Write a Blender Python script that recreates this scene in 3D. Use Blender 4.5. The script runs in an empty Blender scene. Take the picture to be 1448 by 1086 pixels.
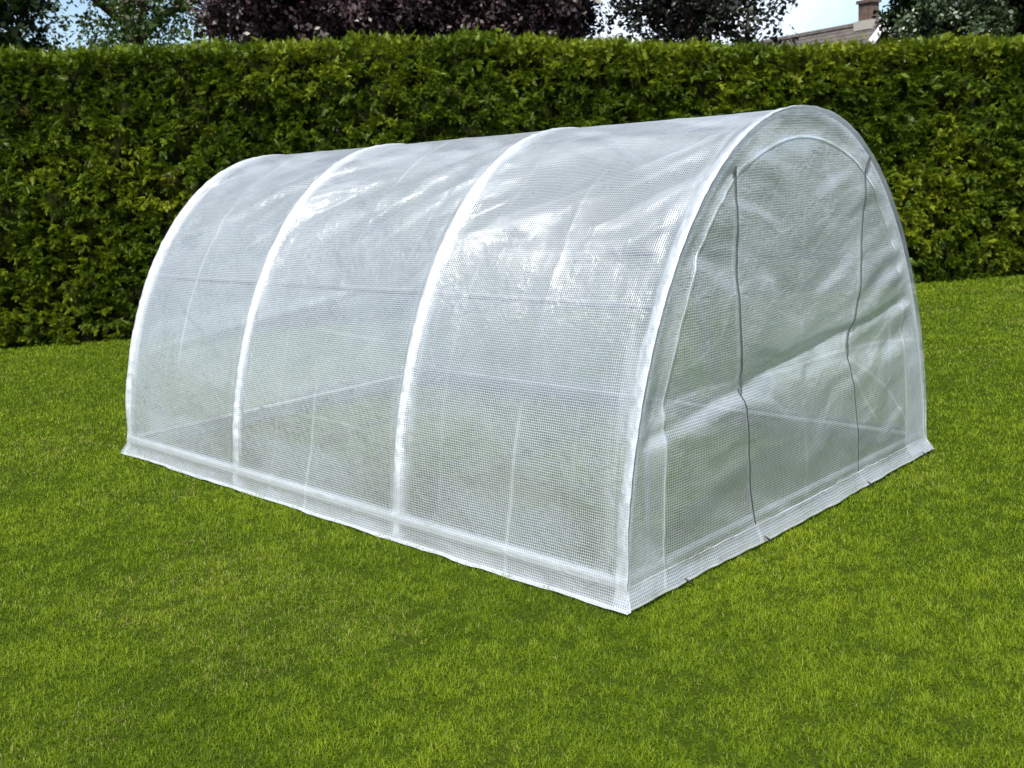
import bpy, math, random
import numpy as np
from mathutils import Vector, Matrix

S = bpy.context.scene
COL = S.collection
rng = np.random.default_rng(7)

# ------------------------------------------------------------------ camera numbers
CAM = np.array([2.6357, -4.7455, 1.8658])
FW = np.array([-0.69383963, 0.69201435, -0.19925539])
RT = np.array([0.71310068, 0.69880764, -0.0561721])
UP = np.array([-0.10036929, 0.18106358, 0.97833634])
FPX = 1476.9
def at(u, v, depth):            # a place in the world seen at photo pixel u,v and that many metres off
    return CAM + (FW + RT * (u - 724) / FPX - UP * (v - 543) / FPX) * depth

# ------------------------------------------------------------------ helpers
def link(o, parent=None):
    COL.objects.link(o)
    if parent is not None:
        o.parent = parent
    return o
def tag(o, label=None, cat=None, group=None, kind=None):
    if label: o['label'] = label
    if cat: o['category'] = cat
    if group: o['group'] = group
    if kind: o['kind'] = kind
    return o
def empty(name, loc=(0, 0, 0)):
    o = bpy.data.objects.new(name, None)
    o.location = loc
    return link(o)
def mesh_np(name, verts, faces, mat, parent=None, smooth=True, attrs=None, uv=None, loopsizes=None, edges_ok=True):
    """verts (n,3); faces (m,k) array; attrs: dict name -> per-vertex float; uv: per-vertex (n,2)"""
    verts = np.asarray(verts, dtype=np.float32); faces = np.asarray(faces, dtype=np.int32)
    me = bpy.data.meshes.new(name)
    me.vertices.add(len(verts)); me.vertices.foreach_set('co', verts.ravel())
    m, k = faces.shape
    me.loops.add(m * k); me.loops.foreach_set('vertex_index', faces.ravel())
    me.polygons.add(m)
    me.polygons.foreach_set('loop_start', np.arange(0, m * k, k, dtype=np.int32))
    me.update(calc_edges=True)
    if smooth:
        me.polygons.foreach_set('use_smooth', np.ones(m, dtype=bool))
    for an, av in (attrs or {}).items():
        a = me.attributes.new(an, 'FLOAT', 'POINT'); a.data.foreach_set('value', np.asarray(av, dtype=np.float32))
    if uv is not None:
        l = me.uv_layers.new(name='UVMap')
        l.data.foreach_set('uv', np.asarray(uv, dtype=np.float32)[faces.ravel()].ravel())
    me.materials.append(mat)
    o = bpy.data.objects.new(name, me)
    return link(o, parent)
class MB:
    def __init__(s): s.v = []; s.f = []
    def add(s, v, f):
        n = len(s.v); s.v += [tuple(map(float, q)) for q in v]; s.f += [tuple(i + n for i in g) for g in f]
    def box(s, c, sz, ax=None):
        c = np.array(c, float); h = np.array(sz, float) / 2
        ax = np.eye(3) if ax is None else np.array(ax, float)
        P = [c + ax[0] * h[0] * i + ax[1] * h[1] * j + ax[2] * h[2] * k for i in (-1, 1) for j in (-1, 1) for k in (-1, 1)]
        s.add(P, [(0, 1, 3, 2), (4, 6, 7, 5), (0, 4, 5, 1), (2, 3, 7, 6), (0, 2, 6, 4), (1, 5, 7, 3)])
    def tube(s, pts, r, n=10, cap=True):
        pts = [np.array(p, float) for p in pts]; R = r if hasattr(r, '__len__') else [r] * len(pts)
        a = None; base = len(s.v); V = []; F = []
        for i, p in enumerate(pts):
            t = pts[min(i + 1, len(pts) - 1)] - pts[max(i - 1, 0)]; t /= np.linalg.norm(t) + 1e-12
            if a is None:
                a = np.cross(t, [0, 0, 1.0]) if abs(t[2]) < .9 else np.cross(t, [1.0, 0, 0])
            a = a - t * (a @ t); a /= np.linalg.norm(a); b = np.cross(t, a)
            for k in range(n):
                q = 2 * math.pi * k / n
                V.append(p + R[i] * (a * math.cos(q) + b * math.sin(q)))
        for i in range(len(pts) - 1):
            for k in range(n):
                k2 = (k + 1) % n
                F.append((i * n + k, i * n + k2, (i + 1) * n + k2, (i + 1) * n + k))
        if cap:
            F.append(tuple(range(n - 1, -1, -1))); F.append(tuple((len(pts) - 1) * n + k for k in range(n)))
        s.add(V, F)
    def build(s, name, mat, parent=None, smooth=False):
        me = bpy.data.meshes.new(name); me.from_pydata(s.v, [], s.f)
        if smooth:
            me.polygons.foreach_set('use_smooth', np.ones(len(me.polygons), dtype=bool))
        me.materials.append(mat)
        return link(bpy.data.objects.new(name, me), parent)

_P = rng.permutation(4096)
_Rn = rng.random(4096)
def vnoise(x, y, seed=0):
    x = np.asarray(x, float); y = np.asarray(y, float)
    xi = np.floor(x).astype(int); yi = np.floor(y).astype(int); fx = x - xi; fy = y - yi
    fx = fx * fx * fx * (fx * (6 * fx - 15) + 10); fy = fy * fy * fy * (fy * (6 * fy - 15) + 10)
    h = lambda a, b: _Rn[(_P[(a + seed * 131) & 4095] + b * 57) & 4095]
    return ((h(xi, yi) * (1 - fx) + h(xi + 1, yi) * fx) * (1 - fy) + (h(xi, yi + 1) * (1 - fx) + h(xi + 1, yi + 1) * fx) * fy)
def fbm(x, y, seed=0, o=3):
    r = 0; a = .5; tot = 0
    for i in range(o):
        r = r + a * vnoise(x * 2 ** i + 17.3 * i, y * 2 ** i - 9.1 * i, seed + i); tot += a; a *= .5
    return r / tot
def sstep(a, b, x):
    t = np.clip((x - a) / (b - a), 0, 1); return t * t * (3 - 2 * t)

# ------------------------------------------------------------------ materials
class NT:
    def __init__(s, name):
        s.m = bpy.data.materials.new(name); s.m.use_nodes = True; s.t = s.m.node_tree; s.t.nodes.clear()
        s.out = s.n('ShaderNodeOutputMaterial')
    def n(s, typ, **kw):
        nd = s.t.nodes.new(typ)
        for k, v in kw.items(): setattr(nd, k, v)
        return nd
    def l(s, a, b): s.t.links.new(a, b)
    def put(s, sock, v):
        if hasattr(v, 'is_output'): s.l(v, sock)
        else: sock.default_value = v
    def math(s, op, a, b=0.0, c=0.0, clamp=False):
        nd = s.n('ShaderNodeMath', operation=op); nd.use_clamp = clamp
        s.put(nd.inputs[0], a); s.put(nd.inputs[1], b); s.put(nd.inputs[2], c)
        return nd.outputs[0]
    def noise(s, vec, scale, detail=3, rough=.55, out='Fac', dist=0.0):
        nd = s.n('ShaderNodeTexNoise'); s.put(nd.inputs['Vector'], vec); nd.inputs['Scale'].default_value = scale
        nd.inputs['Detail'].default_value = detail; nd.inputs['Roughness'].default_value = rough
        nd.inputs['Distortion'].default_value = dist
        return nd.outputs[out]
    def maprange(s, v, a, b, c, d):
        nd = s.n('ShaderNodeMapRange'); s.put(nd.inputs[0], v)
        for i, q in enumerate((a, b, c, d)): nd.inputs[i + 1].default_value = q
        return nd.outputs[0]
    def mix(s, f, a, b):
        nd = s.n('ShaderNodeMix', data_type='RGBA'); s.put(nd.inputs['Factor'], f)
        s.put(nd.inputs['A'], a if hasattr(a, 'is_output') else (*a, 1)); s.put(nd.inputs['B'], b if hasattr(b, 'is_output') else (*b, 1))
        return nd.outputs['Result']
    def mixsh(s, f, a, b):
        nd = s.n('ShaderNodeMixShader'); s.put(nd.inputs[0], f); s.l(a, nd.inputs[1]); s.l(b, nd.inputs[2]); return nd.outputs[0]
    def sh(s, typ, color=None, **kw):
        nd = s.n(typ)
        if color is not None: s.put(nd.inputs['Color'], color if hasattr(color, 'is_output') else (*color, 1))
        for k, v in kw.items(): s.put(nd.inputs[k], v)
        return nd.outputs[0]
    def attr(s, name): 
        nd = s.n('ShaderNodeAttribute'); nd.attribute_name = name; return nd.outputs['Fac']
    def geo(s): return s.n('ShaderNodeNewGeometry').outputs['Position']
    def done(s, surf): s.l(surf, s.out.inputs['Surface']); return s.m

def plain(name, col, rough=.5, spec=.5, noise=.0, nscale=30., metallic=0.0, bump=0.0):
    t = NT(name); p = t.n('ShaderNodeBsdfPrincipled')
    pos = t.geo(); c = (*col, 1)
    if noise:
        f = t.noise(pos, nscale, 4)
        t.l(t.mix(t.maprange(f, .3, .7, 0, 1), tuple(q * (1 - noise) for q in col), tuple(min(1, q * (1 + noise)) for q in col)), p.inputs['Base Color'])
    else: p.inputs['Base Color'].default_value = c
    p.inputs['Roughness'].default_value = rough; p.inputs['Metallic'].default_value = metallic
    p.inputs['Specular IOR Level'].default_value = spec
    if bump:
        b = t.n('ShaderNodeBump'); b.inputs['Distance'].default_value = bump; t.l(t.noise(pos, nscale * 2, 3), b.inputs['Height']); t.l(b.outputs[0], p.inputs['Normal'])
    return t.done(p.outputs[0])

def leafy(name, dark, mid, light, trans=.3, gloss=.06, big=1.2, rough=.45, lightbias=0.0, brown=False):
    """leaf colour from each leaf's own random value and large patches"""
    t = NT(name); pos = t.geo(); r = t.attr('rnd')
    f = t.math('ADD', t.math('MULTIPLY', r, .62), t.math('MULTIPLY', t.maprange(t.noise(pos, big, 3), .3, .7, 0, 1), .38))
    f = t.math('ADD', f, lightbias)
    c = t.mix(t.maprange(f, .0, .55, 0, 1), dark, mid); c = t.mix(t.maprange(f, .55, 1.0, 0, 1), c, light)
    if brown: c = t.mix(t.math('MULTIPLY', t.maprange(t.noise(pos, 2.6, 4, .7), .60, .70, 0, 1), t.maprange(r, .1, .5, .9, .15)), c, (.12, .070, .025))
    d = t.sh('ShaderNodeBsdfDiffuse', c); tr = t.sh('ShaderNodeBsdfTranslucent', c)
    g = t.sh('ShaderNodeBsdfGlossy', (.9, .95, .85), Roughness=rough)
    return t.done(t.mixsh(gloss, t.mixsh(trans, d, tr), g))

def film(name, thread=.98, clear=.05, period=.0122, width=.18, rough=.31, gl=.16):
    """clear polythene reinforced with a white woven grid"""
    t = NT(name)
    uv = t.n('ShaderNodeUVMap').outputs[0]; sep = t.n('ShaderNodeSeparateXYZ')
    wob = t.n('ShaderNodeVectorMath', operation='MULTIPLY_ADD')
    nz = t.noise(uv, 5.0, 2, out='Color'); t.l(nz, wob.inputs[0]); wob.inputs[1].default_value = (.010, .010, 0); t.l(uv, wob.inputs[2])
    t.l(wob.outputs[0], sep.inputs[0])
    def line(c):
        f = t.math('FRACT', t.math('DIVIDE', c, period)); d = t.math('ABSOLUTE', t.math('SUBTRACT', f, .5))
        return t.maprange(d, .5 - width / 2 - .05, .5 - width / 2 + .05, 0, 1)
    g = t.math('MAXIMUM', line(sep.outputs[0]), line(sep.outputs[1]))
    # cloudy areas, handling scuffs and the creases folded into the sheet
    cl = t.maprange(t.noise(uv, 2.2, 4, dist=.6), .35, .70, -.03, .07)
    fine = t.maprange(t.noise(uv, 38., 2), .4, .75, 0, .09)
    base = t.math('ADD', t.math('ADD', clear, cl), fine)
    hz = t.attr('haze')
    base = t.math('MAXIMUM', base, .02)
    thr = t.math('MULTIPLY', t.maprange(t.noise(uv, 9., 2), .3, .7, .88, 1.0), thread)
    fac = t.mixf(g, base, thr) if hasattr(t, 'mixf') else t.math('ADD', t.math('MULTIPLY', base, t.math('SUBTRACT', 1.0, g)), t.math('MULTIPLY', thr, g))
    fac = t.math('SUBTRACT', 1.0, t.math('MULTIPLY', t.math('SUBTRACT', 1.0, fac), t.math('SUBTRACT', 1.0, hz)), clamp=True)
    b = t.n('ShaderNodeBump'); b.inputs['Distance'].default_value = .010; b.inputs['Strength'].default_value = .6
    hgt = t.math('ADD', t.noise(uv, 14., 3, dist=1.0), t.math('MULTIPLY', g, .12)); t.l(hgt, b.inputs['Height'])
    dif = t.sh('ShaderNodeBsdfDiffuse', (.76, .81, .87)); t.l(b.outputs[0], dif.node.inputs['Normal'])
    trl = t.sh('ShaderNodeBsdfTranslucent', (.78, .83, .88)); t.l(b.outputs[0], trl.node.inputs['Normal'])
    white = t.mixsh(.42, dif, trl)
    tp = t.sh('ShaderNodeBsdfTransparent', (.950, .980, .962))
    g1 = t.sh('ShaderNodeBsdfGlossy', (.95, .97, 1.0), Roughness=rough); t.l(b.outputs[0], g1.node.inputs['Normal'])
    g2 = t.sh('ShaderNodeBsdfGlossy', (.95, .97, 1.0), Roughness=.20); t.l(b.outputs[0], g2.node.inputs['Normal']); gls = t.mixsh(.035, g1, g2)
    lw = t.n('ShaderNodeLayerWeight'); lw.inputs['Blend'].default_value = .35
    gf = t.math('ADD', gl, t.math('MULTIPLY', lw.outputs['Fresnel'], .50))
    return t.done(t.mixsh(gf, t.mixsh(fac, tp, white), gls))

M = {}
M['film'] = film('woven_clear_film')
M['film_end'] = film('woven_clear_film_end', clear=.10)
M['hem'] = film('film_hem', thread=.95, clear=.62)
M['pole'] = plain('white_coated_tube', (.37, .39, .41), .35, noise=.04, nscale=12)
M['pole_grey'] = plain('grey_tube', (.055, .065, .072), .4, noise=.06, nscale=12)
M['zip'] = plain('grey_zip', (.085, .10, .10), .6, noise=.35, nscale=160, bump=.001)
M['tie'] = plain('black_tie', (.02, .02, .022), .5)
M['cap'] = plain('foot_plastic', (.42, .47, .55), .45)

# ------------------------------------------------------------------ ground
def ground_mat():
    t = NT('lawn_soil'); pos = t.geo()
    a = t.maprange(t.noise(pos, .35, 4), .3, .7, 0, 1); b = t.maprange(t.noise(pos, 60., 4, .7), .3, .7, 0, 1)
    c = t.mix(a, (.030, .060, .004), (.042, .070, .005)); c = t.mix(b, c, (.036, .044, .008))
    p = t.n('ShaderNodeBsdfPrincipled'); t.l(c, p.inputs['Base Color']); p.inputs['Roughness'].default_value = 1.0; p.inputs['Specular IOR Level'].default_value = 0
    bm = t.n('ShaderNodeBump'); bm.inputs['Distance'].default_value = .02; t.l(t.noise(pos, 50., 4), bm.inputs['Height']); t.l(bm.outputs[0], p.inputs['Normal'])
    return t.done(p.outputs[0])
def gz(x, y):
    return (fbm(np.asarray(x) * .45 + 3, np.asarray(y) * .45, 5, 2) - .5) * .035
gx = np.concatenate([[-400, -150, -60, -25], np.arange(-16, 12.1, .25), [25, 60, 150, 400]])
GX, GY = np.meshgrid(gx, gx + 0.0, indexing='ij')
near = (np.abs(GX) < 18) & (np.abs(GY) < 18)
GZ = np.where(near, gz(GX, GY), 0.0)
n1 = len(gx); idx = np.arange(n1 * n1).reshape(n1, n1)
GF = np.stack([idx[:-1, :-1], idx[1:, :-1], idx[1:, 1:], idx[:-1, 1:]], -1).reshape(-1, 4)
g = mesh_np('ground', np.stack([GX, GY, GZ], -1).reshape(-1, 3), GF, ground_mat()); tag(g, 'green garden lawn soil under the grass', 'ground', kind='structure')

# ------------------------------------------------------------------ mown grass
def make_grass():
    # blades over the lawn as far as the hedge foot, thinner on the ground and broader with distance
    D0 = 36000.0; dref = 4.3
    N = 2600000
    ang0 = math.atan2(FW[1], FW[0])
    # sample the distance with density ~ D0*min(1,(dref/d)^2)
    dmin, dmax = 2.3, 17.5; half = math.radians(34)
    A1 = D0 * (dref ** 2 - dmin ** 2) / 2 * 2 * half; A2 = D0 * dref ** 2 * math.log(dmax / dref) * 2 * half
    n1 = int(A1); n2 = int(A2)
    d = np.concatenate([np.sqrt(rng.uniform(dmin ** 2, dref ** 2, n1)), dref * np.exp(rng.random(n2) * math.log(dmax / dref))])
    a = ang0 + rng.uniform(-half, half, len(d))
    x = CAM[0] + d * np.cos(a); y = CAM[1] + d * np.sin(a)
    # behind the hedge foot there is none
    hn = HN; off = (x - HA[0]) * hn[0] + (y - HA[1]) * hn[1]
    keep = off > -.25
    # tufts: drop some blades where the sward is thin
    tuft = .5 * fbm(x * 34, y * 34, 21, 2) + .5 * fbm(x * 11, y * 11, 24, 2)
    keep &= rng.random(len(x)) < (.40 + 1.0 * sstep(.32, .6, tuft))
    x, y, d, tuft = x[keep], y[keep], d[keep], tuft[keep]
    n = len(x)
    patch = fbm(x * .8, y * .8, 40, 3)
    k = np.maximum(1.0, d / dref)
    L = rng.uniform(.012, .033, n) * (.45 + 1.3 * tuft) * (1 + .25 * (k - 1) * .5)
    long_ = rng.random(n) < .015; L[long_] *= 1.35
    W = rng.uniform(.0013, .0027, n) * k ** .9
    az = rng.uniform(0, 2 * np.pi, n) ; lean = rng.uniform(.35, 1.65, n)
    lean[rng.random(n) < .20] = 1.62
    # neighbouring blades lie the same way
    az = np.where(rng.random(n) < .5, fbm(x * 22, y * 22, 60, 2) * 30 + rng.normal(0, .5, n), az)
    dx, dy = np.cos(az), np.sin(az); fa = az + np.pi / 2 + rng.normal(0, .6, n); sx, sy = np.cos(fa), np.sin(fa)
    z0 = gz(x, y) - .002
    h1 = L * .55 * np.cos(lean * .5); o1 = L * .55 * np.sin(lean * .5)
    h2 = h1 + L * .45 * np.cos(np.minimum(lean * 1.3, 1.85)); o2 = o1 + L * .45 * np.sin(np.minimum(lean * 1.25, 1.75))
    V = np.empty((n, 5, 3), np.float32)
    for q, (hh, oo, s, w) in enumerate(((0, 0, -1, 1), (0, 0, 1, 1), (h1, o1, 1, .85), (h1, o1, -1, .85), (h2, o2, 0, 0))):
        V[:, q, 0] = x + dx * oo + sx * s * w * W / 2; V[:, q, 1] = y + dy * oo + sy * s * w * W / 2; V[:, q, 2] = z0 + hh
    b = (np.arange(n) * 5)[:, None]
    F = np.concatenate([b + np.array([[0, 1, 2]]), b + np.array([[0, 2, 3]]), b + np.array([[3, 2, 4]])], 0)
    rnd = np.clip(rng.random(n) * .70 + .35 * (patch - .5) + 1.0 * (tuft - .5) + .16, 0, .93)
    dry = sstep(.55, .72, fbm(x * 1.1 + 3, y * 1.1, 44, 3)); rnd[rng.random(n) < .015 + .10 * dry] = 1.0
    o = mesh_np('grass', V.reshape(-1, 3), F, M['grass'], None, smooth=False, attrs={'rnd': np.repeat(rnd, 5)})
    tag(o, 'short mown green grass covering the lawn', 'grass', kind='stuff')
    print('blades', n)
def grass_mat():
    t = NT('grass_blades'); pos = t.geo(); r = t.attr('rnd')
    big = t.maprange(t.noise(pos, .7, 4, .6), .32, .68, 0, 1)
    f = t.math('ADD', t.math('MULTIPLY', r, .7), t.math('MULTIPLY', big, .3))
    c = t.mix(t.maprange(f, 0, .5, 0, 1), (.034, .074, .003), (.122, .198, .007))
    c = t.mix(t.maprange(f, .5, .9, 0, 1), c, (.250, .325, .016))
    c = t.mix(t.maprange(r, .95, .99, 0, 1), c, (.33, .30, .10))
    d = t.sh('ShaderNodeBsdfDiffuse', c); tr = t.sh('ShaderNodeBsdfTranslucent', c)
    g = t.sh('ShaderNodeBsdfGlossy', (.85, .95, .7), Roughness=.5)
    return t.done(t.mixsh(.012, t.mixsh(.38, d, tr), g))
M['grass'] = grass_mat()

# ------------------------------------------------------------------ hedge
HA = np.array([-11.19, -.05]); HB = np.array([-2.55, 10.67])
HD = (HB - HA) / np.linalg.norm(HB - HA); HN = np.array([HD[1], -HD[0]])     # normal towards the lawn
HLEN = np.linalg.norm(HB - HA)
def hedge_h(s):                 # height along the hedge
    return np.interp(s, [-6, 0, 3, 7, 10.5, 13.8, 20], [3.64, 3.60, 3.58, 3.50, 3.22, 3.24, 3.2])
def spray_template(r, n=8, L=1.0):
    """flat fan of scale-leaf twigs, as a list of quads"""
    Q = []
    def leaf(p, d, l, w):
        d = d / np.linalg.norm(d); s = np.array([-d[1], d[0], 0]); 
        Q.append([p, p + d * l * .45 + s * w, p + d * l + np.array([0, 0, -.22 * l]), p + d * l * .45 - s * w])
    x = 0
    for i in range(n):
        f = i / (n - 1); p = np.array([f * .72 * L, 0, -.26 * f * f * L])
        l = L * (.42 - .24 * f) * r.uniform(.75, 1.2)
        for sg in (-1, 1):
            a = sg * math.radians(r.uniform(32, 58)); leaf(p, np.array([math.cos(a), math.sin(a), r.uniform(-.15, .25)]), l, l * .105)
    leaf(np.array([.55 * L, 0, -.08 * L]), np.array([1, 0, -.1]), .45 * L, .05 * L)
    leaf(np.array([0, 0, 0]), np.array([1, 0, 0]), .75 * L, .03 * L)
    return np.array(Q)          # (q,4,3)
def frames(d, roll):
    """rotation matrices with x along d (n,3)"""
    d = d / np.linalg.norm(d, axis=1, keepdims=True)
    upv = np.tile([0., 0., 1.], (len(d), 1)); b = np.cross(upv, d); b /= np.linalg.norm(b, axis=1, keepdims=True) + 1e-9
    c = np.cross(d, b)
    cb, sb = np.cos(roll)[:, None], np.sin(roll)[:, None]
    return np.stack([d, b * cb + c * sb, c * cb - b * sb], -1)   # columns
def scatter(templates, P, D, size, roll, rnd):
    VV = []; RR = []; tsel = rng.integers(0, len(templates), len(P))
    Rm = frames(D, roll)
    for k, T in enumerate(templates):
        m = tsel == k
        if not m.any(): continue
        q = T.reshape(-1, 3)
        v = np.einsum('nij,vj->nvi', Rm[m], q) * size[m][:, None, None] + P[m][:, None, :]
        VV.append(v.reshape(-1, 3)); 
        leafv = rng.uniform(-.12, .12, (m.sum(), len(T), 1)) + rnd[m][:, None, None]
        RR.append(np.repeat(np.clip(leafv, 0, 1), 4, axis=2).reshape(-1))
    V = np.concatenate(VV); R_ = np.concatenate(RR); F = np.arange(len(V)).reshape(-1, 4)
    return V, F, R_
def make_hedge():
    root = empty('hedge', (*(HA + HD * 6), 0)); tag(root, 'tall dense clipped green conifer hedge running along the back of the lawn', 'hedge')
    off = np.array(root.location)
    T = [spray_template(random.Random(i + 3)) for i in range(7)]
    s0, s1 = -4.5, HLEN + 5.0; TH = 1.3
    def place(n, mode):
        s = rng.uniform(s0, s1, n); H = hedge_h(s)
        if mode == 'front':
            # sprays grow in drooping rosettes that stand out from the clipped face
            K = 7; nc = n // K; cs = rng.uniform(s0, s1, nc); cz = rng.uniform(.0, 1.0, nc) * hedge_h(cs); cd_ = rng.exponential(.05, nc) + .10 * (rng.random(nc) < .3)
            cazi = rng.normal(0, .35, nc); cel = rng.normal(.05, .3, nc)
            s = np.repeat(cs, K) + rng.normal(0, .022, nc * K); z = np.clip(np.repeat(cz, K) + rng.normal(0, .018, nc * K), .02, None); n = nc * K; H = hedge_h(s); z = np.minimum(z, H)
            depth = np.repeat(cd_, K) + rng.uniform(0, .03, n)
            bulge = (fbm(s * 1.1, z * 1.1, 3, 3) - .5) * .34 + (fbm(s * 4.5, z * 4.5, 8, 2) - .5) * .26
            sh_ = .16 * sstep(.40, 0, H - z)
            o = .10 * sstep(0, .35, z) + bulge - sh_ - depth - .12
            P = np.stack([HA[0] + HD[0] * s + HN[0] * o, HA[1] + HD[1] * s + HN[1] * o, z], -1)
            al = np.repeat(cazi, K) + rng.normal(0, .62, n); el = np.repeat(cel, K) + rng.normal(.10, .50, n)
            base = HN
        else:
            w = rng.uniform(-TH, .06, n); z = H + (fbm(s * 1.6, w * 1.6, 13, 3) - .5) * .28 - .03 - rng.exponential(.05, n) + (rng.random(n) < .012) * rng.uniform(0, .12, n)
            o = w; P = np.stack([HA[0] + HD[0] * s + HN[0] * o, HA[1] + HD[1] * s + HN[1] * o, z], -1)
            al = rng.uniform(-3.1, 3.1, n); el = rng.normal(.95, .4, n); base = HN
        dx = base[0] * np.cos(al) - base[1] * np.sin(al); dy = base[0] * np.sin(al) + base[1] * np.cos(al)
        D = np.stack([dx * np.cos(el), dy * np.cos(el), np.sin(el)], -1)
        patch = fbm(s * .7 + 5, z * .9, 31, 3)
        rnd = (np.repeat(rng.uniform(0, .75, n // 7 + 1), 7)[:n] if mode == 'front' else rng.uniform(0, .75, n)) + rng.uniform(-.1, .15, n) + (patch - .5) * .9
        if mode == 'top': rnd = rnd * .6 + .42  # top sprays coloured brighter, standing in for light from above
        else: rnd += .30 * sstep(.6, 0, H - z)          # paler leaf colour painted in for the light along the clipped top
        size = rng.uniform(.08, .15, n)
        return P, D, size, rng.normal(0, .7, n), np.clip(rnd, 0, .97)
    n_f, n_t = 98000, 24000
    A = [place(n_f, 'front'), place(n_t, 'top')]
    P, D, sz, ro, rn = [np.concatenate([a[i] for a in A]) for i in range(5)]
    V, F, R_ = scatter(T, P, D, sz, ro, rn)
    mesh_np('foliage', V - off, F, M['hedge'], root, smooth=False, attrs={'rnd': R_})
    # the woody inside
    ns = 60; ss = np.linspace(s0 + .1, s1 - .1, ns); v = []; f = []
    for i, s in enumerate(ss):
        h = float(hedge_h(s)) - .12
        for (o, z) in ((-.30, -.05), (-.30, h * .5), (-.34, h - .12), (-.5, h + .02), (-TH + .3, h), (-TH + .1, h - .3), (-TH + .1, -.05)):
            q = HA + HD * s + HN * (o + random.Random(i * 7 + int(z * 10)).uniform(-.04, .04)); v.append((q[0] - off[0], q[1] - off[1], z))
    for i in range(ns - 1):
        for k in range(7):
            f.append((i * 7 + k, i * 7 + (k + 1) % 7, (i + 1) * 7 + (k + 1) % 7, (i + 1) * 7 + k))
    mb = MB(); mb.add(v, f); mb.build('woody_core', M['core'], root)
    # stems
    mb = MB(); r = random.Random(2)
    for i in range(44):
        s = s0 + .3 + (s1 - s0 - .6) * i / 43 + r.uniform(-.1, .1); q = HA + HD * s - HN * .36
        q = q - off[:2]
        mb.tube([(q[0], q[1], -.05), (q[0] + r.uniform(-.05, .05), q[1] + r.uniform(-.05, .05), .5), (q[0] - HN[0] * .2, q[1] - HN[1] * .2, 1.2)], [.045, .035, .02], 6)
    mb.build('stem', M['bark'], root)
M['hedge'] = leafy('hedge_leaves', (.020, .048, .004), (.100, .158, .007), (.32, .35, .022), trans=.33, gloss=.015, big=1.0, brown=True)
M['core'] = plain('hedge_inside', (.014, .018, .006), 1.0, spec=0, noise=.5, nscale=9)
M['bark'] = plain('bark', (.075, .055, .038), .9, noise=.35, nscale=22, bump=.01)

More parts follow.
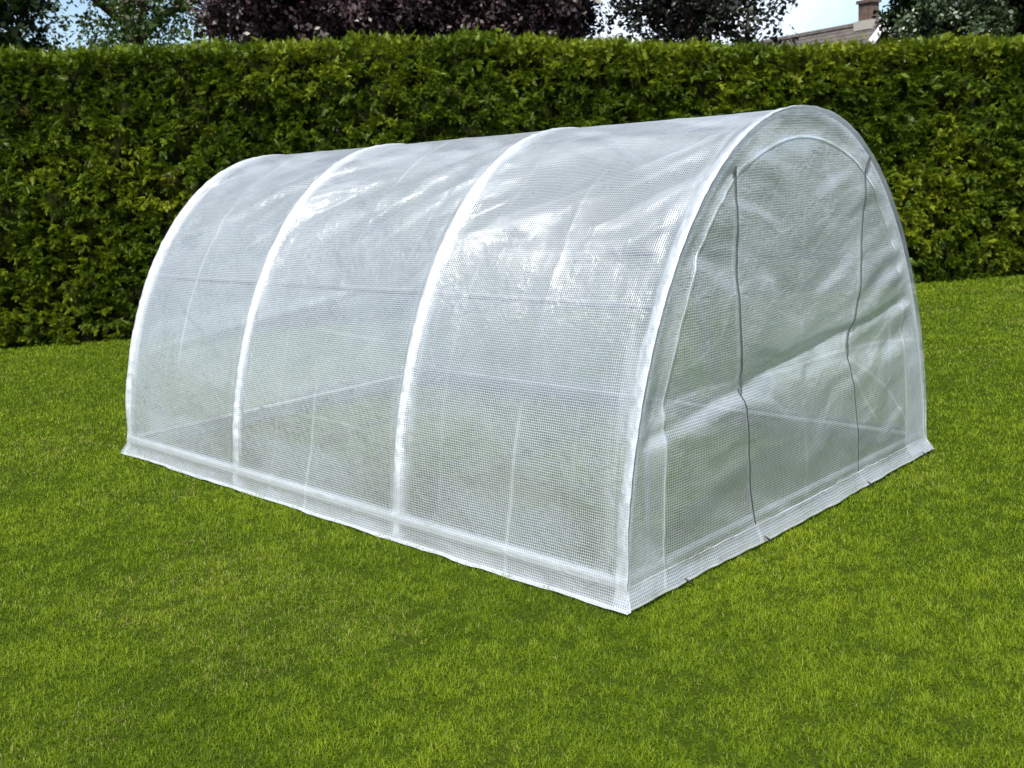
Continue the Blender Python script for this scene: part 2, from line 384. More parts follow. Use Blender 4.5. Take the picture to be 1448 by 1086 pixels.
# ------------------------------------------------------------------ trees
def leaf_cluster(r, n=9, kind='broad'):
    Q = []
    for i in range(n):
        p = np.array([r.uniform(-.5, .5), r.uniform(-.5, .5), r.uniform(-.35, .35)])
        a = r.uniform(0, 6.28); d = np.array([math.cos(a), math.sin(a), r.uniform(-.7, .4)]); d /= np.linalg.norm(d)
        s = np.cross(d, [r.uniform(-.6, .6), r.uniform(-.6, .6), 1.0]); s /= np.linalg.norm(s)
        l = r.uniform(.32, .52) if kind == 'broad' else r.uniform(.4, .65); w = l * (.30 if kind == 'broad' else .07)
        Q.append([p, p + d * l * .5 + s * w, p + d * l, p + d * l * .5 - s * w])
    return np.array(Q)
def make_tree(name, u, depth, height, rad, mat, label, cat='tree', clusters=5000, csize=.32, kind='broad', base_frac=.28, gap=.42, seed=1, squash=1.0, group='trees rising beyond the hedge', limbs=11, open_=0.0):
    p0 = at(u, 300, depth); r = random.Random(seed); base = np.array([p0[0], p0[1], 0.0])
    root = empty(name, tuple(base)); tag(root, label, cat, group)
    mb = MB(); tips = []
    trunk = [np.array([0, 0, -.1])]
    for i in range(1, 7):
        f = i / 6; trunk.append(np.array([r.uniform(-.12, .12) * height * .05, r.uniform(-.12, .12) * height * .05, f * height * .86]))
    tr = [height * .035 * (1 - .85 * i / 6) + .02 for i in range(7)]
    mb.tube(trunk, tr, 9)
    for i in range(limbs):
        f = base_frac * .8 + (.86 - base_frac) * i / limbs; z = f * height * .95
        a = i * 2.4 + r.uniform(-.4, .4); rr = rad * (1.0 - .55 * max(0, (f - .45) / .55)) * r.uniform(.65, .95)
        b = np.array([0, 0, z]); e = np.array([math.cos(a) * rr, math.sin(a) * rr, z + height * r.uniform(.04, .16)])
        m = (b + e) / 2 + np.array([0, 0, height * .03]); mb.tube([b, m, e], [height * .013, height * .008, .012], 6)
        tips.append(e); tips.append(m)
        for k in range(3):
            q = m + (e - m) * r.random(); e2 = q + np.array([r.uniform(-1, 1), r.uniform(-1, 1), r.uniform(-.2, .8)]) * rad * .33
            mb.tube([q, (q + e2) / 2 + np.array([0, 0, .05]), e2], [height * .005, height * .004, .008], 5); tips.append(e2)
    mb.build('trunk', M['bark'], root, smooth=True)
    T = [leaf_cluster(random.Random(seed * 10 + i), 10, kind) for i in range(6)]
    # crown: an uneven ellipsoid shell plus clusters round the twig ends
    g = rng; n = clusters
    th = g.uniform(0, 2 * np.pi, n); cz = g.uniform(-1, 1, n); rr = np.clip(g.random(n) ** .45, 0, 1)
    cx, cy = np.sqrt(1 - cz ** 2) * np.cos(th), np.sqrt(1 - cz ** 2) * np.sin(th)
    lump = .78 + .5 * fbm(th * 2.2 + seed, cz * 3 + seed, seed + 50, 3)
    ch = height * (1 - base_frac) / 2; zc = height * (1 + base_frac) / 2
    P = np.stack([cx * rad * rr * lump, cy * rad * rr * lump, zc + cz * ch * rr * lump * squash], -1)
    dens = fbm(P[:, 0] * 1.1 + P[:, 2] * .7 + 40, P[:, 1] * 1.1 - P[:, 2] * .9 + 40, seed + 80, 3)
    P = P[dens > gap]
    tp = np.array(tips); k = max(1, int(clusters * .25 / len(tp)))
    P2 = np.repeat(tp, k, 0) + g.normal(0, rad * .10, (len(tp) * k, 3)) * np.array([1, 1, .6])
    P = np.concatenate([P, P2]); n = len(P)
    D = g.normal(0, 1, (n, 3)); D[:, 2] *= .5; rnd = np.clip(g.random(n) * .8 + (fbm(P[:, 0] * .8 + 9, P[:, 2] * .8, seed, 2) - .5) * .8, 0, 1)
    V, F, R_ = scatter(T, P, D, g.uniform(.7, 1.3, n) * csize, g.uniform(-3, 3, n), rnd)
    mesh_np('crown', V, F, mat, root, smooth=False, attrs={'rnd': R_})
    return root

M['leaf_dark'] = leafy('dark_leaves', (.008, .016, .005), (.020, .038, .008), (.045, .075, .014), gloss=.02)
M['leaf_green'] = leafy('grey_green_leaves', (.020, .040, .008), (.050, .088, .018), (.12, .17, .035), gloss=.03)
M['leaf_copper'] = leafy('copper_leaves', (.020, .011, .013), (.048, .028, .033), (.110, .078, .085), gloss=.03, trans=.15)
M['leaf_pine'] = leafy('dark_needles', (.010, .010, .010), (.020, .022, .018), (.040, .046, .030), gloss=.02)
M['leaf_mid'] = leafy('holly_leaves', (.012, .026, .008), (.032, .058, .014), (.07, .11, .03), gloss=.07)

make_hedge()
make_grass()

make_tree('broadleaf_tree', -60, 20.0, 9.5, 2.2, M['leaf_dark'], 'very dark green tree rising behind the left end of the hedge', clusters=5200, csize=.30, seed=3, gap=.42)
make_tree('broadleaf_tree', 215, 25.0, 10.0, 3.0, M['leaf_green'], 'pale grey-green tree with white sky showing through its leaves', clusters=2300, csize=.27, seed=5, gap=.45)
make_tree('copper_beech', 540, 22.0, 10.0, 3.0, M['leaf_copper'], 'broad purple-leaved beech left of the middle of the hedge', clusters=22000, csize=.24, seed=7, gap=.33)
make_tree('copper_beech', 745, 21.0, 9.5, 1.7, M['leaf_copper'], 'narrower dark purple beech directly above the middle of the hedge', clusters=13000, csize=.24, seed=9, gap=.33)
make_tree('pine_tree', 985, 22.5, 8.6, 2.2, M['leaf_pine'], 'dark sparse pine left of the house roof with blue sky between branches', clusters=2300, csize=.28, kind='broad', seed=11, gap=.46, limbs=13)
make_tree('evergreen_tree', 1440, 19.0, 8.8, 2.2, M['leaf_dark'], 'dark green evergreen at the far right edge behind the hedge', clusters=15000, csize=.26, seed=13, gap=.33)
make_tree('evergreen_tree', 1345, 17.6, 5.0, .90, M['leaf_mid'], 'small mid-green bushy tree just right of the house gable', clusters=5000, csize=.18, seed=15, gap=.32)

# ------------------------------------------------------------------ house
def make_house():
    R = at(1250, 29, 30.0); Lp = at(1062, 60, 34.5)
    zr = R[2]; d = np.array([Lp[0] - R[0], Lp[1] - R[1], 0.0]); d /= np.linalg.norm(d); length = 9.0
    nrm = np.array([-d[1], d[0], 0.0])
    if nrm @ (CAM - R) < 0: nrm = -nrm          # towards the camera
    root = empty('house', (float(R[0]), float(R[1]), 0)); tag(root, 'brown tiled bungalow with brick chimney and white gable boards behind the hedge', 'house')
    hw = 3.0; pitch = math.radians(42); ez = zr - hw * math.tan(pitch); up = np.array([0, 0, 1.0]); O = np.array([0, 0, 0.0])
    B = lambda a, b, c: d * a + nrm * b + up * c
    w = MB(); w.add([B(.25, hw - .3, 0), B(length - .2, hw - .3, 0), B(length - .2, -hw + .3, 0), B(.25, -hw + .3, 0), B(.25, hw - .3, ez + .1), B(length - .2, hw - .3, ez + .1), B(length - .2, -hw + .3, ez + .1), B(.25, -hw + .3, ez + .1), B(.25, 0, zr - .28), B(length - .2, 0, zr - .28)],
        [(0, 1, 5, 4), (2, 3, 7, 6), (3, 0, 4, 8, 7), (1, 2, 6, 9, 5)]); w.build('wall', M['brick'], root)
    rf = MB()
    for sg in (1, -1):
        n = 22
        for i in range(n):      # courses of tiles
            b0, b1 = hw * i / n, hw * (i + 1) / n + .04; z0, z1 = zr - b0 * math.tan(pitch), zr - b1 * math.tan(pitch)
            rf.add([B(0, sg * b0, z0), B(length, sg * b0, z0), B(length, sg * b1, z1 + .03), B(0, sg * b1, z1 + .03), B(0, sg * b1, z1 - .01), B(length, sg * b1, z1 - .01)], [(0, 1, 2, 3), (3, 2, 5, 4)])
    roof = rf.build('roof', M['tile'], root)
    rt = MB(); rt.tube([B(-.02, 0, zr - .02), B(length, 0, zr - .02)], .11, 8); rt.build('ridge_tile', M['tile'], roof)
    ax = [d, nrm, up]
    ch = MB(); ch.box(B(.55, .0, zr - .02), (.44, .36, 1.2), ax); ch.box(B(.55, 0, zr + .60), (.54, .46, .09), ax); c = ch.build('chimney', M['brick'], roof)
    pt = MB(); pt.tube([B(.55, 0, zr + .64), B(.55, 0, zr + .78), B(.55, 0, zr + .98)], [.13, .11, .12], 10); pt.build('chimney_pot', M['pot'], roof)
    fl = MB(); fl.box(B(.55, .0, zr - .06), (.62, .56, .26), ax); fl.build('flashing', M['lead'], roof)
    for sg in (1, -1):
        bb = MB(); q = np.array(B(0, sg, -math.tan(pitch))); q /= np.linalg.norm(q); l = hw / math.cos(pitch)
        u2 = np.cross(d, q); bb.box(np.array(B(-.03, 0, zr - .10)) + q * l / 2, (.05, l + .02, .20), [d, q, u2]); bb.build('bargeboard', M['white'], root)
    gt = MB(); gt.tube([B(-.05, hw + .05, ez - .0), B(length, hw + .05, ez)], .06, 6); gt.build('gutter', M['white'], root)
    for a in (1.6, 4.4, 7.0):
        wn = MB(); wn.box(B(a, hw - .28, 1.6), (1.3, .06, 1.1), ax); f_ = wn.build('window', M['white'], root)
        pn = MB(); pn.box(B(a - .31, hw - .25, 1.6), (.54, .03, .94), ax); pn.box(B(a + .31, hw - .25, 1.6), (.54, .03, .94), ax); pn.build('pane', M['glass'], f_)
M['brick'] = plain('brick', (.095, .060, .050), .9, noise=.35, nscale=9)
M['tile'] = plain('roof_tile', (.085, .072, .064), .85, noise=.35, nscale=5, bump=.02)
M['pot'] = plain('clay_pot', (.32, .14, .08), .8)
M['lead'] = plain('mortar_flashing', (.34, .32, .29), .7, noise=.2)
M['white'] = plain('white_board', (.78, .78, .76), .5)
M['glass'] = plain('window_glass', (.03, .04, .05), .08)
make_house()

# ------------------------------------------------------------------ polytunnel
Lt = 4.637; HX = [-.02, -1.5439, -3.1445, -Lt + .02]; EC = -.1821; EH = 2.2729; EN = 2.0329; EA = 1.5
def prof_y(z, inset=0.0):
    return (EA - inset) * (1 - (np.clip((z - EC), 0, None) / (EH - inset)) ** EN).clip(0) ** (1 / EN)
def build_profile(inset=0.0, zlow=.10, n=1500):
    th = np.linspace(0, np.pi, n); c, s = np.cos(th), np.sin(th)
    y = -(EA - inset) * np.sign(c) * np.abs(c) ** (2 / EN); z = EC + (EH - inset) * np.abs(s) ** (2 / EN)
    m = z >= zlow; return y[m], z[m]
py, pz = build_profile()
# skirt down to and out over the grass at each side
sk = np.linspace(0, 1, 12)
ly = -1.515 + (py[0] + 1.515) * sk ** .8; lz = .012 + (pz[0] - .012) * sk
PY = np.concatenate([[-1.545], ly[:-1], py, -ly[:-1][::-1], [1.545]]); PZ = np.concatenate([[.010], lz[:-1], pz, lz[:-1][::-1], [.010]])
seg = np.hypot(np.diff(PY), np.diff(PZ)); ARC = np.concatenate([[0], np.cumsum(seg)]); AT = ARC[-1]
def prof_at(a):
    y = np.interp(a, ARC, PY); z = np.interp(a, ARC, PZ); e = .01
    ty = np.interp(a + e, ARC, PY) - np.interp(a - e, ARC, PY); tz = np.interp(a + e, ARC, PZ) - np.interp(a - e, ARC, PZ)
    l = np.hypot(ty, tz) + 1e-9; return y, z, -tz / l, ty / l      # point and outward normal (y,z)
tunnel = empty('polytunnel', (-Lt / 2, 0, 0)); tag(tunnel, 'arched polytunnel greenhouse covered in translucent white grid-reinforced film, standing on the lawn', 'polytunnel')
TO = np.array([-Lt / 2, 0, 0])

def hash_ridge(v):              # sharp crests
    return np.clip(1 - np.abs(v * 2 - 1) * 5, 0, 1)
def make_cover():
    NX, NA = 500, 620
    x = np.linspace(0, -Lt, NX); a = np.linspace(0, AT, NA); X, A = np.meshgrid(x, a, indexing='ij')
    y, z, ny, nz = prof_at(A)
    hx = np.array(HX); dist = np.min(np.abs(X[..., None] - hx), -1); dist = np.where(X > -.35, dist * .60, dist)
    # bay coordinate
    u = np.zeros_like(X); bay = np.zeros_like(X, int)
    for i in range(3):
        m = (X <= hx[i]) & (X >= hx[i + 1]); u[m] = (hx[i] - X[m]) / (hx[i] - hx[i + 1]); bay[m] = i
    crown = sstep(.55, .0, np.abs(A - AT / 2))            # near the ridge tube
    foot = sstep(.10, .40, z)
    sag = -.034 * np.sin(np.pi * np.clip(u, 0, 1)) ** .8 * (1 - .97 * crown) * foot
    sag += -.010 * np.exp(-(dist / .10) ** 2) * 0
    # tension folds fanning away from the hoops over the shoulder
    sidew = np.abs(A - AT / 2); sh = np.exp(-((sidew - .75) / .62) ** 2)
    sgn = np.where(u < .5, 1.0, -1.0); dn = np.clip(u, 0, 1) * 1.55
    def rfold(slope, fx, fa, seed): return vnoise(X * fx + 7, (sidew - slope * (-X)) * fa + 3 * fbm(X * .8, sidew * 1.1, seed + 3, 2), seed)
    f1 = rfold(.55, .5, 6.5, 70); f2 = rfold(-.35, .5, 8.0, 90); f3 = rfold(.15, .4, 13.0, 95)
    f4 = vnoise(X * .45 + 3, (sidew + .62 * X) * 8.5 + 1.6 * fbm(X * 1.5, sidew * 2, 93, 2), 96); w4 = np.exp(-((sidew - .62) / .50) ** 2) * (.25 + .75 * np.exp(-dist / .6)) * sstep(.3, .6, fbm(X * 1.1 + 4, A * 1.7, 98, 2))
    w1 = sh * (.35 + .65 * np.exp(-np.abs(dist) / .45))
    wr = .045 * (f1 - .5) * w1 + .022 * (f2 - .5) * w1 + .014 * (f3 - .5) * w1
    # small handling wrinkles, vertical ones near the hoops
    v1 = vnoise(X * 22 + 3 * fbm(X * 2, A * 1.4, 33, 2), A * 1.6, 22); wr += .011 * hash_ridge(f4) ** 1.5 * w4 + .006 * (v1 - .5) * np.exp(-(dist - .05) / .16) * foot
    wr += .030 * (fbm(X * 1.6, A * 1.3, 44, 3) - .5) * foot * sstep(0, .25, dist)
    wr += .0025 * (fbm(X * 9, A * 9, 47, 2) - .5)
    wr *= 1 - .8 * crown
    # package creases
    cre = np.zeros_like(X)
    for i in range(3):
        for uu, wgt in ((.47 + .05 * i, .65), (.22 + .07 * i, .12), (.80 - .05 * i, .16)):
            xc = hx[i] + (hx[i + 1] - hx[i]) * uu + .045 * (fbm(A * .9 + i * 7 + uu * 30, A * 0 + i, 55, 2) - .5) * 2 * (1.3 if uu == .5 else .7)
            on = sstep(.40, .55, fbm(A * 1.6 + 11 * i, uu * 13 + A * 0, 58, 2))
            c = np.exp(-((X - xc) / .009) ** 2) * on * wgt; cre = np.maximum(cre, c); wr += .006 * np.exp(-np.abs(X - xc) / .05) * wgt * foot
    cre = np.maximum(cre, .30 * np.exp(-((A - 1.36) / .006) ** 2) * sstep(.3, .5, fbm(X * 2, A * 0, 88, 2)))
    for i, ac in enumerate(np.arange(.55, AT, .52)):
        on = sstep(.52, .68, fbm(X * 1.3 + 5 * i, X * 0 + i * 3.3, 61, 2)); cre = np.maximum(cre, .35 * on * np.exp(-((A - ac - .02 * np.sin(X * 2 + i)) / .008) ** 2))
    bw = .7 + .6 * fbm(A * 3, bay * 5.0, 71, 3); crk = sstep(.3, .7, fbm(X * 40, A * 22, 72, 2))
    # hem sleeve standing proud over each hoop, and over the base rails
    bulge = .022 * np.exp(-(dist / .030) ** 2) * foot * (1 - .55 * sstep(.75, .0, np.abs(A - AT / 2)))
    rail = .010 * np.exp(-((z - .115) / .04) ** 2)
    skirtw = sstep(.10, .02, z) * (.014 * (fbm(X * 7, A * 3, 66, 3) - .3)); 
    disp = sag + wr * sstep(.015, .10, dist) + .003 * (crk - .5) * sstep(.09, .02, dist) * foot + bulge + rail + skirtw
    haze = np.zeros_like(X)
    haze = np.maximum(haze, (.50 + .32 * crk) * sstep(.040, .022, dist / bw) * sstep(.0, .05, z))
    haze = np.maximum(haze, .30 * sstep(.13, .03, dist) * sstep(.35, .65, fbm(X * 30 + A * 2, A * 3, 73, 2)))
    haze = np.maximum(haze, .58 * sstep(.036, .016, np.abs(z - .115)))
    haze = np.maximum(haze, .20 * sstep(.10, .07, z)); haze = np.maximum(haze, .6 * sstep(.022, .012, z))
    haze = 1 - (1 - haze) * (1 - .42 * hash_ridge(f4) * w4)
    haze = np.maximum(haze, .45 * sstep(.09, .03, np.abs(A - AT / 2)))
    streak = hash_ridge(f1) * .42 * sstep(.35, .65, fbm(X * 3, A * 3, 77, 2))
    haze = 1 - (1 - haze) * (1 - np.clip(streak * w1, 0, .6)) * (1 - .6 * cre)
    far = sstep(AT / 2 + .5, AT / 2 + .9, A); haze *= 1 - .6 * far
    haze = 1 - (1 - haze) * (1 - .30 * sstep(.9, .2, sidew) * sstep(.35, .7, fbm(X * 1.8, A * 6 + X * 2, 75, 3)))
    # wavy skirt edge
    edge = sstep(.06, .0, z) * .020 * (fbm(X * 4, (A > AT / 2) * 9.0, 68, 2) - .5)
    X = X + .036 * sstep(.10, .0, z) * (sstep(-.06, 0, X) - sstep(-Lt + .06, -Lt, X))
    V = np.stack([X, y + ny * disp + np.sign(y) * edge, np.maximum(z + nz * disp, .008 + 0 * z)], -1).reshape(-1, 3)
    V[:, 2] += gz(V[:, 0], V[:, 1]) * np.clip(1 - V[:, 2] / .3, 0, 1)
    V[:, 2] += .004 * (V[:, 2] < .1)  # rests on the grass tips
    id_ = np.arange(NX * NA).reshape(NX, NA)
    F = np.stack([id_[:-1, :-1], id_[:-1, 1:], id_[1:, 1:], id_[1:, :-1]], -1).reshape(-1, 4)
    uv = np.stack([X, A], -1).reshape(-1, 2)
    return mesh_np('cover', V - TO, F, M['film'], tunnel, attrs={'haze': np.clip(haze, 0, .96).ravel()}, uv=uv)
cover = make_cover()

# frame
fy, fz = build_profile(inset=.027, zlow=.0, n=90)
for i, hx_ in enumerate(HX):
    mb = MB(); hx2 = hx_ + (-.028 if i == 0 else .028 if i == 3 else 0)
    pts = [(hx2 - TO[0], a, b) for a, b in zip(fy, fz)]; pts = [(pts[0][0], pts[0][1], .005)] + pts[1:-1] + [(pts[0][0], pts[-1][1], .005)]
    mb.tube(pts, .0195, 12); h = mb.build('hoop', M['pole'], tunnel, smooth=True)
    for sg in (-1, 1):
        c = MB(); yy = sg * (float(prof_y(np.array(0.0), .022))); c.tube([(pts[0][0], yy, -.012), (pts[0][0], yy, .022), (pts[0][0], yy, .03)], [.026, .026, .021], 12); c.build('foot_cap', M['cap'], h, smooth=True)
        j = MB(); q = [(pts[0][0], sg * float(prof_y(np.array(zz), .022)), zz) for zz in (.50, .56, .62)]; j.tube(q, [.023, .0235, .023], 12); j.build('pipe_joint', M['pole'], h, smooth=True)
def rail(name, p, q, r, mat):
    mb = MB(); p = np.array(p, float) - TO; q = np.array(q, float) - TO
    mb.tube([p + (q - p) * k / 8 for k in range(9)], r, 12); return mb.build(name, mat, tunnel, smooth=True)
yb = float(prof_y(np.array(.115), .03)); zb = .115
for sg in (-1, 1): rail('base_rail', (-.02, sg * yb, zb), (-Lt + .02, sg * yb, zb), .018, M['pole'])
rail('base_rail', (-.05, -yb + .01, zb + .003), (-.05, yb - .01, zb + .003), .017, M['pole']); rail('base_rail', (-Lt + .05, -yb + .01, zb + .003), (-Lt + .05, yb - .01, zb + .003), .017, M['pole'])
ZP = 1.25; yp = float(prof_y(np.array(ZP), .065))
for sg in (-1, 1): rail('purlin', (-.03, sg * yp, ZP), (-Lt + .03, sg * yp, ZP), .014, M['pole_grey'])
rail('purlin', (-.03, 0, EC + EH - .062), (-Lt + .03, 0, EC + EH - .062), .014, M['pole_grey'])

# ends
def seam_curve(side_in=.26, top_in=.135, n=80):
    """inner edge of the folded-over hem on the end wall: (y,z) from one foot to the other"""
    z = np.array([0.02, .5, .85, 1.2, 1.45, 1.65, 1.80, 1.89, 1.94, 1.958]); y = np.array([1.225, 1.20, 1.165, 1.05, .915, .76, .58, .40, .20, 0.0])
    t = np.linspace(0, 1, len(z)); tt = np.linspace(0, 1, n); Y = np.interp(tt, t, y); Z = np.interp(tt, t, z)
    k = np.ones(7) / 7; Yp = np.pad(Y, 3, mode='edge'); Zp = np.pad(Z, 3, mode='edge'); Y2 = np.convolve(Yp, k, 'valid'); Z2 = np.convolve(Zp, k, 'valid'); Y2[0] = Y[0]; Z2[0] = Z[0]; Y2[-1] = 0
    return np.concatenate([-Y2, Y2[::-1][1:]]), np.concatenate([Z2, Z2[::-1][1:]])
SY, SZ = seam_curve()
ZL = [(-.594, 1.831), (-.600, 1.55), (-.612, 1.25), (-.600, 1.02), (-.575, .90), (-.578, .834)]
ZRr = [(.640, 1.76), (.625, 1.50), (.590, 1.25), (.535, 1.02), (.470, .84)]
def poly_dist(Y, Z, pts):
    D = np.full(Y.shape, 9.0)
    for (a, b), (c, d) in zip(pts[:-1], pts[1:]):
        vx, vz = c - a, d - b; t = np.clip(((Y - a) * vx + (Z - b) * vz) / (vx * vx + vz * vz + 1e-12), 0, 1)
        D = np.minimum(D, np.hypot(Y - a - t * vx, Z - b - t * vz))
    return D
def end_bulge(Y, Z, sd):
    """how far the slack end wall stands off its plane, outward positive"""
    b = .038 * (fbm(Y * 1.3 + 4, Z * 1.1, sd, 3) - .5) * 2 * sstep(0, .4, 1.45 - np.abs(Y)) * sstep(.05, .4, Z)
    b += .016 * (vnoise(Y * 3, (Z - .35 * np.abs(Y)) * 10 + 2 * fbm(Y * 2, Z * 2, sd + 2, 2), sd + 4) - .5) * sstep(1.4, 1.1, np.abs(Y))
    b += .006 * (vnoise((Y + .2 * Z) * 16, Z * 1.3, sd + 6) - .5)
    b += -.026 * np.exp(-((Z - .83) / .10) ** 2) * sstep(1.42, 1.2, np.abs(Y)) - .014 * np.exp(-((Z - .86 - .12 * Y) / .035) ** 2)            # drawn in at the purlin
    return b
def make_end(x0, out, sd, front):
    NY, NZ = 300, 230
    tt = np.linspace(-1, 1, NY); zz = np.linspace(0, 1, NZ) ** 1.0
    T_, Q = np.meshgrid(tt, zz, indexing='ij')
    # columns: y from -1.5..1.5, height runs to the arch above that y
    Y = 1.493 * np.sin(T_ * np.pi / 2)
    top = EC + (EH - .006) * (1 - np.clip(np.abs(Y) / (EA - .004), 0, 1) ** EN).clip(0) ** (1 / EN)
    Z = .012 + (np.maximum(top, .03) - .012) * Q
    B_ = end_bulge(Y, Z, sd)
    edgef = sstep(0, .10, top - Z) * sstep(0, .05, 1.5 - np.abs(Y))
    skirt = sstep(.13, .0, Z)
    edgef = edgef * sstep(0, .12, prof_y(Z, 0) - np.abs(Y))
    X = x0 + out * (B_ * edgef + .040 * skirt ** 1.3 + .004 * np.exp(-((Z - .118) / .04) ** 2) + .010 * skirt * (fbm(Y * 8, Z * 0, sd + 9, 2) - .5))
    haze = np.zeros_like(Y)
    sd_ = poly_dist(Y, Z, list(zip(SY, SZ)))
    inside = Z < np.interp(Y, SY[np.argsort(SY, kind='stable')], SZ[np.argsort(SY, kind='stable')])
    haze = np.maximum(haze, .55 * np.exp(-(sd_ / .010) ** 2))
    band = (~inside) | (np.abs(Y) > 1.22); haze = np.maximum(haze, np.where(band, .22 + .25 * sstep(.35, .7, fbm(Y * 5, Z * 5, sd + 12, 3)), 0))
    haze = np.maximum(haze, .34 * sstep(.035, .02, np.abs(Z - .118)) * sstep(-1.0, -1.25, Y) * front); haze = np.maximum(haze, .15 * sstep(.08, .05, Z)); haze = np.maximum(haze, .7 * sstep(.028, .018, Z))
    # white rim at the hoop
    rim = sstep(.035, .02, np.minimum(top - Z, 9)); haze = np.maximum(haze, .8 * sstep(.05, .0, np.abs(prof_y(Z, 0) - np.abs(Y))) * (Z > .05))
    lowR = [ZRr[-1], (.55, .45), (.626, .02)]; lowL = [ZL[-1], (-.53, .4), (-.465, .021)]
    for pl, w_ in ((lowL, .45), (lowR, .35), ([(.45, .75), (.8, .36)], .35), ([(.02, 1.9), (.0, 1.2), (.03, .1)], .18), ([(-1.19, .82), (-.85, .85), (-.578, .83)], .5), ([(-.578, .83), (-.1, .80), (.445, .82)], .42), ([(.45, .82), (.9, .80), (1.35, .74)], .42), ([(.46, .84), (1.0, .98), (1.38, .96)], .3), ([(.45, .80), (1.0, .48), (1.30, .16)], .35)):
        haze = 1 - (1 - haze) * (1 - w_ * np.exp(-(poly_dist(Y, Z, pl) / .008) ** 2))
    bandz = np.exp(-((Z - .93) / .07) ** 2) + .8 * np.exp(-((Z - .76) / .03) ** 2); haze = 1 - (1 - haze) * (1 - .26 * bandz * sstep(.25, .6, fbm(Y * 2, Z * 7, sd + 30, 3)))  # upper pale band paints a reflection into the haze above the fold
    strk = hash_ridge(vnoise(Y * 2.0, (Z - .30 * Y) * 7 + 2 * fbm(Y, Z, sd + 20, 2), sd + 21)) * sstep(.35, .9, Z) * .30
    zd = np.minimum(poly_dist(Y, Z, ZL), poly_dist(Y, Z, ZRr)); haze = 1 - (1 - haze) * (1 - .38 * sstep(.030, .024, zd))
    haze = 1 - (1 - haze) * (1 - strk * .7) * (1 - .16 * ((np.abs(Y) < .6) & inside & (Z > .83)))
    if not front:               # slack of the rear door, doubled film
        flap = sstep(.30 + .9 * (np.abs(Y + .75) / .55) ** 1.5, .36 + .9 * (np.abs(Y + .75) / .55) ** 1.5, Z) * (Z < 1.6)
        flap2 = sstep(.42, .38, np.abs(Y - .92)) * sstep(.18, .24, Z - .1 * Y) * sstep(.95, .85, Z)
        haze = 1 - (1 - haze) * (1 - .34 * flap) * (1 - .30 * flap2)
    id_ = np.arange(NY * NZ).reshape(NY, NZ); F = np.stack([id_[:-1, :-1], id_[1:, :-1], id_[1:, 1:], id_[:-1, 1:]], -1).reshape(-1, 4)
    Y0 = Y; Y = Y * (1 + .034 * sstep(.12, .0, Z))
    V = np.stack([X, Y, Z], -1).reshape(-1, 3); V[:, 2] += gz(V[:, 0], V[:, 1]) * np.clip(1 - V[:, 2] / .3, 0, 1) + .012 * (V[:, 2] < .1)
    e = mesh_np('end_panel', V - TO, F, M['film_end'], tunnel, attrs={'haze': np.clip(haze, 0, .96).ravel()}, uv=np.stack([Y, Z], -1).reshape(-1, 2))
    def on(y, z, off=.004):
        yy, z2 = np.array([y]), np.array([z]); return np.array([x0 + out * (float(end_bulge(yy, z2, sd)[0]) + off), y, z]) - TO
    def strip(name, pts, w, mat, off=.005, parent=e, thick=.003):
        P = []
        for (a, b), (c, d) in zip(pts[:-1], pts[1:]):
            k = max(2, int(math.hypot(c - a, d - b) / .02)); P += [(a + (c - a) * i / k, b + (d - b) * i / k) for i in range(k)]
        P.append(pts[-1]); P = np.array(P); kk = 5
        if len(P) > 12:
            Q_ = P.copy()
            for c_ in (0, 1): Q_[kk:-kk, c_] = np.convolve(P[:, c_], np.ones(2 * kk + 1) / (2 * kk + 1), 'valid')
            P = Q_
        mb = MB(); v = []; f = []
        for i, (a, b) in enumerate(P):
            t = P[min(i + 1, len(P) - 1)] - P[max(i - 1, 0)]; t = t / (np.linalg.norm(t) + 1e-9); n_ = np.array([-t[1], t[0]]) * w / 2
            for s, o2 in ((1, off), (-1, off), (-1, off + thick), (1, off + thick)): v.append(on(a + n_[0] * s, b + n_[1] * s, o2))
        for i in range(len(P) - 1):
            for k in range(4): f.append((i * 4 + k, i * 4 + (k + 1) % 4, i * 4 + 4 + (k + 1) % 4, i * 4 + 4 + k))
        mb.add(v, f); return mb.build(name, mat, parent)
    if front:
        for zl in (ZL, ZRr):
            zo = strip('zip', zl, .014, M['zip']); pb = MB(); q = on(*zl[-1], .012); pb.box(q, (.008, .016, .030)); pb.box(q + np.array([.004, 0, -.035]), (.004, .008, .045)); pb.build('zip_pull', M['zip'], e)
        strip('door_seam', [(-.578, .80), (-.53, .4), (-.475, .06)], .007, M['pole_grey'], .004); strip('door_seam', [(.470, .80), (.55, .45), (.62, .06)], .003, M['pole_grey'], .004)
        strip('strap', [(.630, 1.765), (.690, 1.835)], .026, M['zip'], .012)
        strip('strap', [(-.600, 1.825), (-.625, 1.80)], .020, M['zip'], .010)
        for yy in (-1.132, -.465, .626, 1.352):
            tb = MB(); c = np.array([x0 + .062, yy, .012]) - TO + np.array([0, 0, .012])
            tb.tube([c + np.array([-.01, -.008, .022]), c + np.array([.0, -.004, .014]), c + np.array([.014, .006, .004]), c + np.array([.018, .016, -.012])], [.004, .005, .005, .003], 7); tb.build('ground_tie', M['tie'], e, smooth=True)
    else:
        strip('zip', [(-.6, 1.82), (-.6, .85)], .009, M['pole']); strip('zip', [(.6, 1.8), (.6, .85)], .009, M['pole'])
    hemp = [(a, b) for a, b in zip(SY, SZ)]
    strip('hem_seam', hemp, .011, M['hem'], .003, thick=.002)
    return e
make_end(-.012, 1, 101, True)
make_end(-Lt + .012, -1, 131, False)

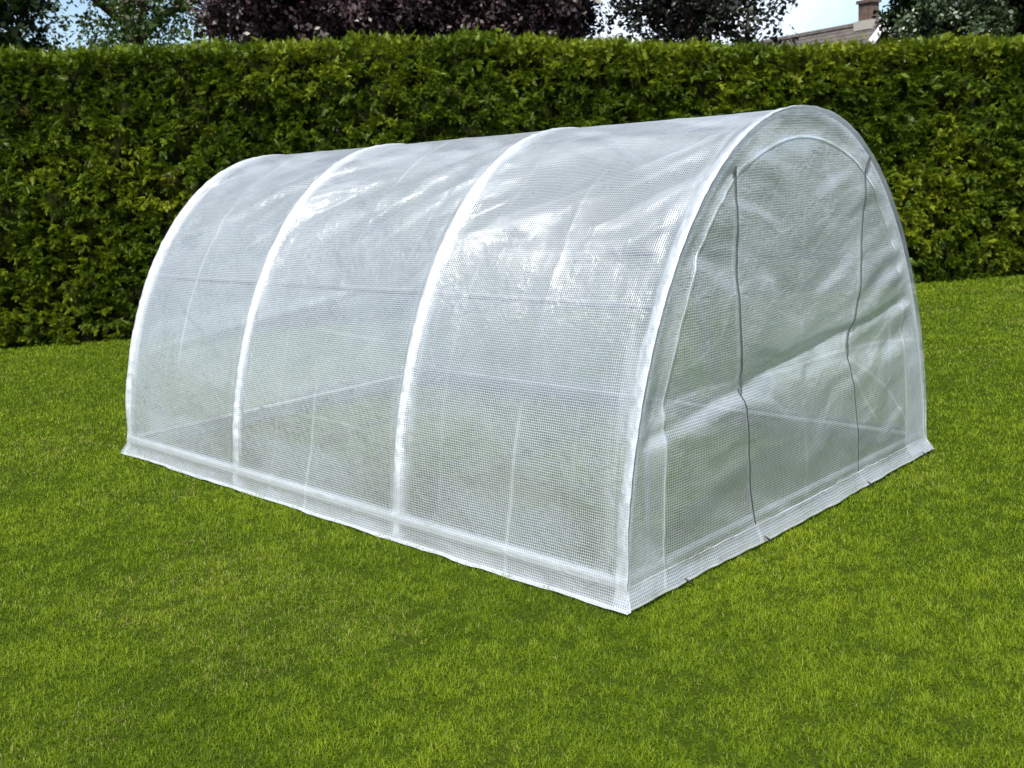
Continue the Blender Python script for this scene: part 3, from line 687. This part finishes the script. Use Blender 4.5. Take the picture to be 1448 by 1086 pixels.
# corner brace poles just inside the front end wall
def brace(p, q):
    mb = MB(); mb.tube([np.array(p) - TO, (np.array(p) + np.array(q)) / 2 - TO, np.array(q) - TO], .012, 10); mb.build('corner_brace', M['pole'], tunnel, smooth=True)
brace((-.11, -1.21, .0), (-.11, -1.19, .84)); brace((-.11, 1.21, .0), (-.11, 1.19, .84))

# ------------------------------------------------------------------ light, sky, camera
SUN = Vector((.36, -.62, .98)).normalized()
elev = math.asin(SUN.z); azi = math.atan2(SUN.x, SUN.y)
sd = bpy.data.lights.new('sun', 'SUN'); sd.energy = 4.8; sd.angle = math.radians(1.2); sd.color = (1, .955, .88)
so = bpy.data.objects.new('sun', sd); link(so); so.rotation_euler = SUN.to_track_quat('Z', 'Y').to_euler(); so.location = (0, 0, 12)
w = bpy.data.worlds.new('World'); S.world = w; w.use_nodes = True; nt = w.node_tree; nt.nodes.clear()
N_ = nt.nodes.new; bg = N_('ShaderNodeBackground'); ow = N_('ShaderNodeOutputWorld'); sky = N_('ShaderNodeTexSky'); sky.sky_type = 'NISHITA'
sky.sun_disc = False; sky.sun_elevation = elev; sky.sun_rotation = azi; sky.air_density = 1.0; sky.dust_density = .6
tc = N_('ShaderNodeTexCoord'); nz = N_('ShaderNodeTexNoise'); nz.inputs['Scale'].default_value = 2.6; nz.inputs['Detail'].default_value = 6; nz.inputs['Distortion'].default_value = .4
mr = N_('ShaderNodeMapRange'); mr.inputs[1].default_value = .50; mr.inputs[2].default_value = .66
mp = N_('ShaderNodeMapping'); mp.inputs['Scale'].default_value = (1, 1, 1.8); mp.inputs['Location'].default_value = (.3, .1, 0)
mx = N_('ShaderNodeMix'); mx.data_type = 'RGBA'; mx.inputs['B'].default_value = (8.2, 8.7, 9.8, 1)
L_ = nt.links.new; L_(tc.outputs['Generated'], mp.inputs[0]); L_(mp.outputs[0], nz.inputs['Vector']); L_(nz.outputs['Fac'], mr.inputs[0]); L_(mr.outputs[0], mx.inputs['Factor']); L_(sky.outputs[0], mx.inputs['A'])
L_(mx.outputs['Result'], bg.inputs['Color']); bg.inputs['Strength'].default_value = .10; L_(bg.outputs[0], ow.inputs['Surface'])

cd = bpy.data.cameras.new('camera'); cd.sensor_width = 36; cd.lens = FPX / 1448 * 36; cd.clip_end = 2000; cd.clip_start = .05
cd.dof.use_dof = True; cd.dof.focus_distance = 5.2; cd.dof.aperture_fstop = 4.5
co = bpy.data.objects.new('camera', cd); link(co)
co.matrix_world = Matrix(((RT[0], UP[0], -FW[0], CAM[0]), (RT[1], UP[1], -FW[1], CAM[1]), (RT[2], UP[2], -FW[2], CAM[2]), (0, 0, 0, 1)))
S.camera = co
S.view_settings.view_transform = 'Standard'; S.view_settings.look = 'None'; S.view_settings.exposure = 0.72; S.view_settings.gamma = 1
S.cycles.transparent_max_bounces = 24; S.cycles.max_bounces = 8; S.cycles.diffuse_bounces = 4; S.cycles.transmission_bounces = 6
S.cycles.use_adaptive_sampling = True
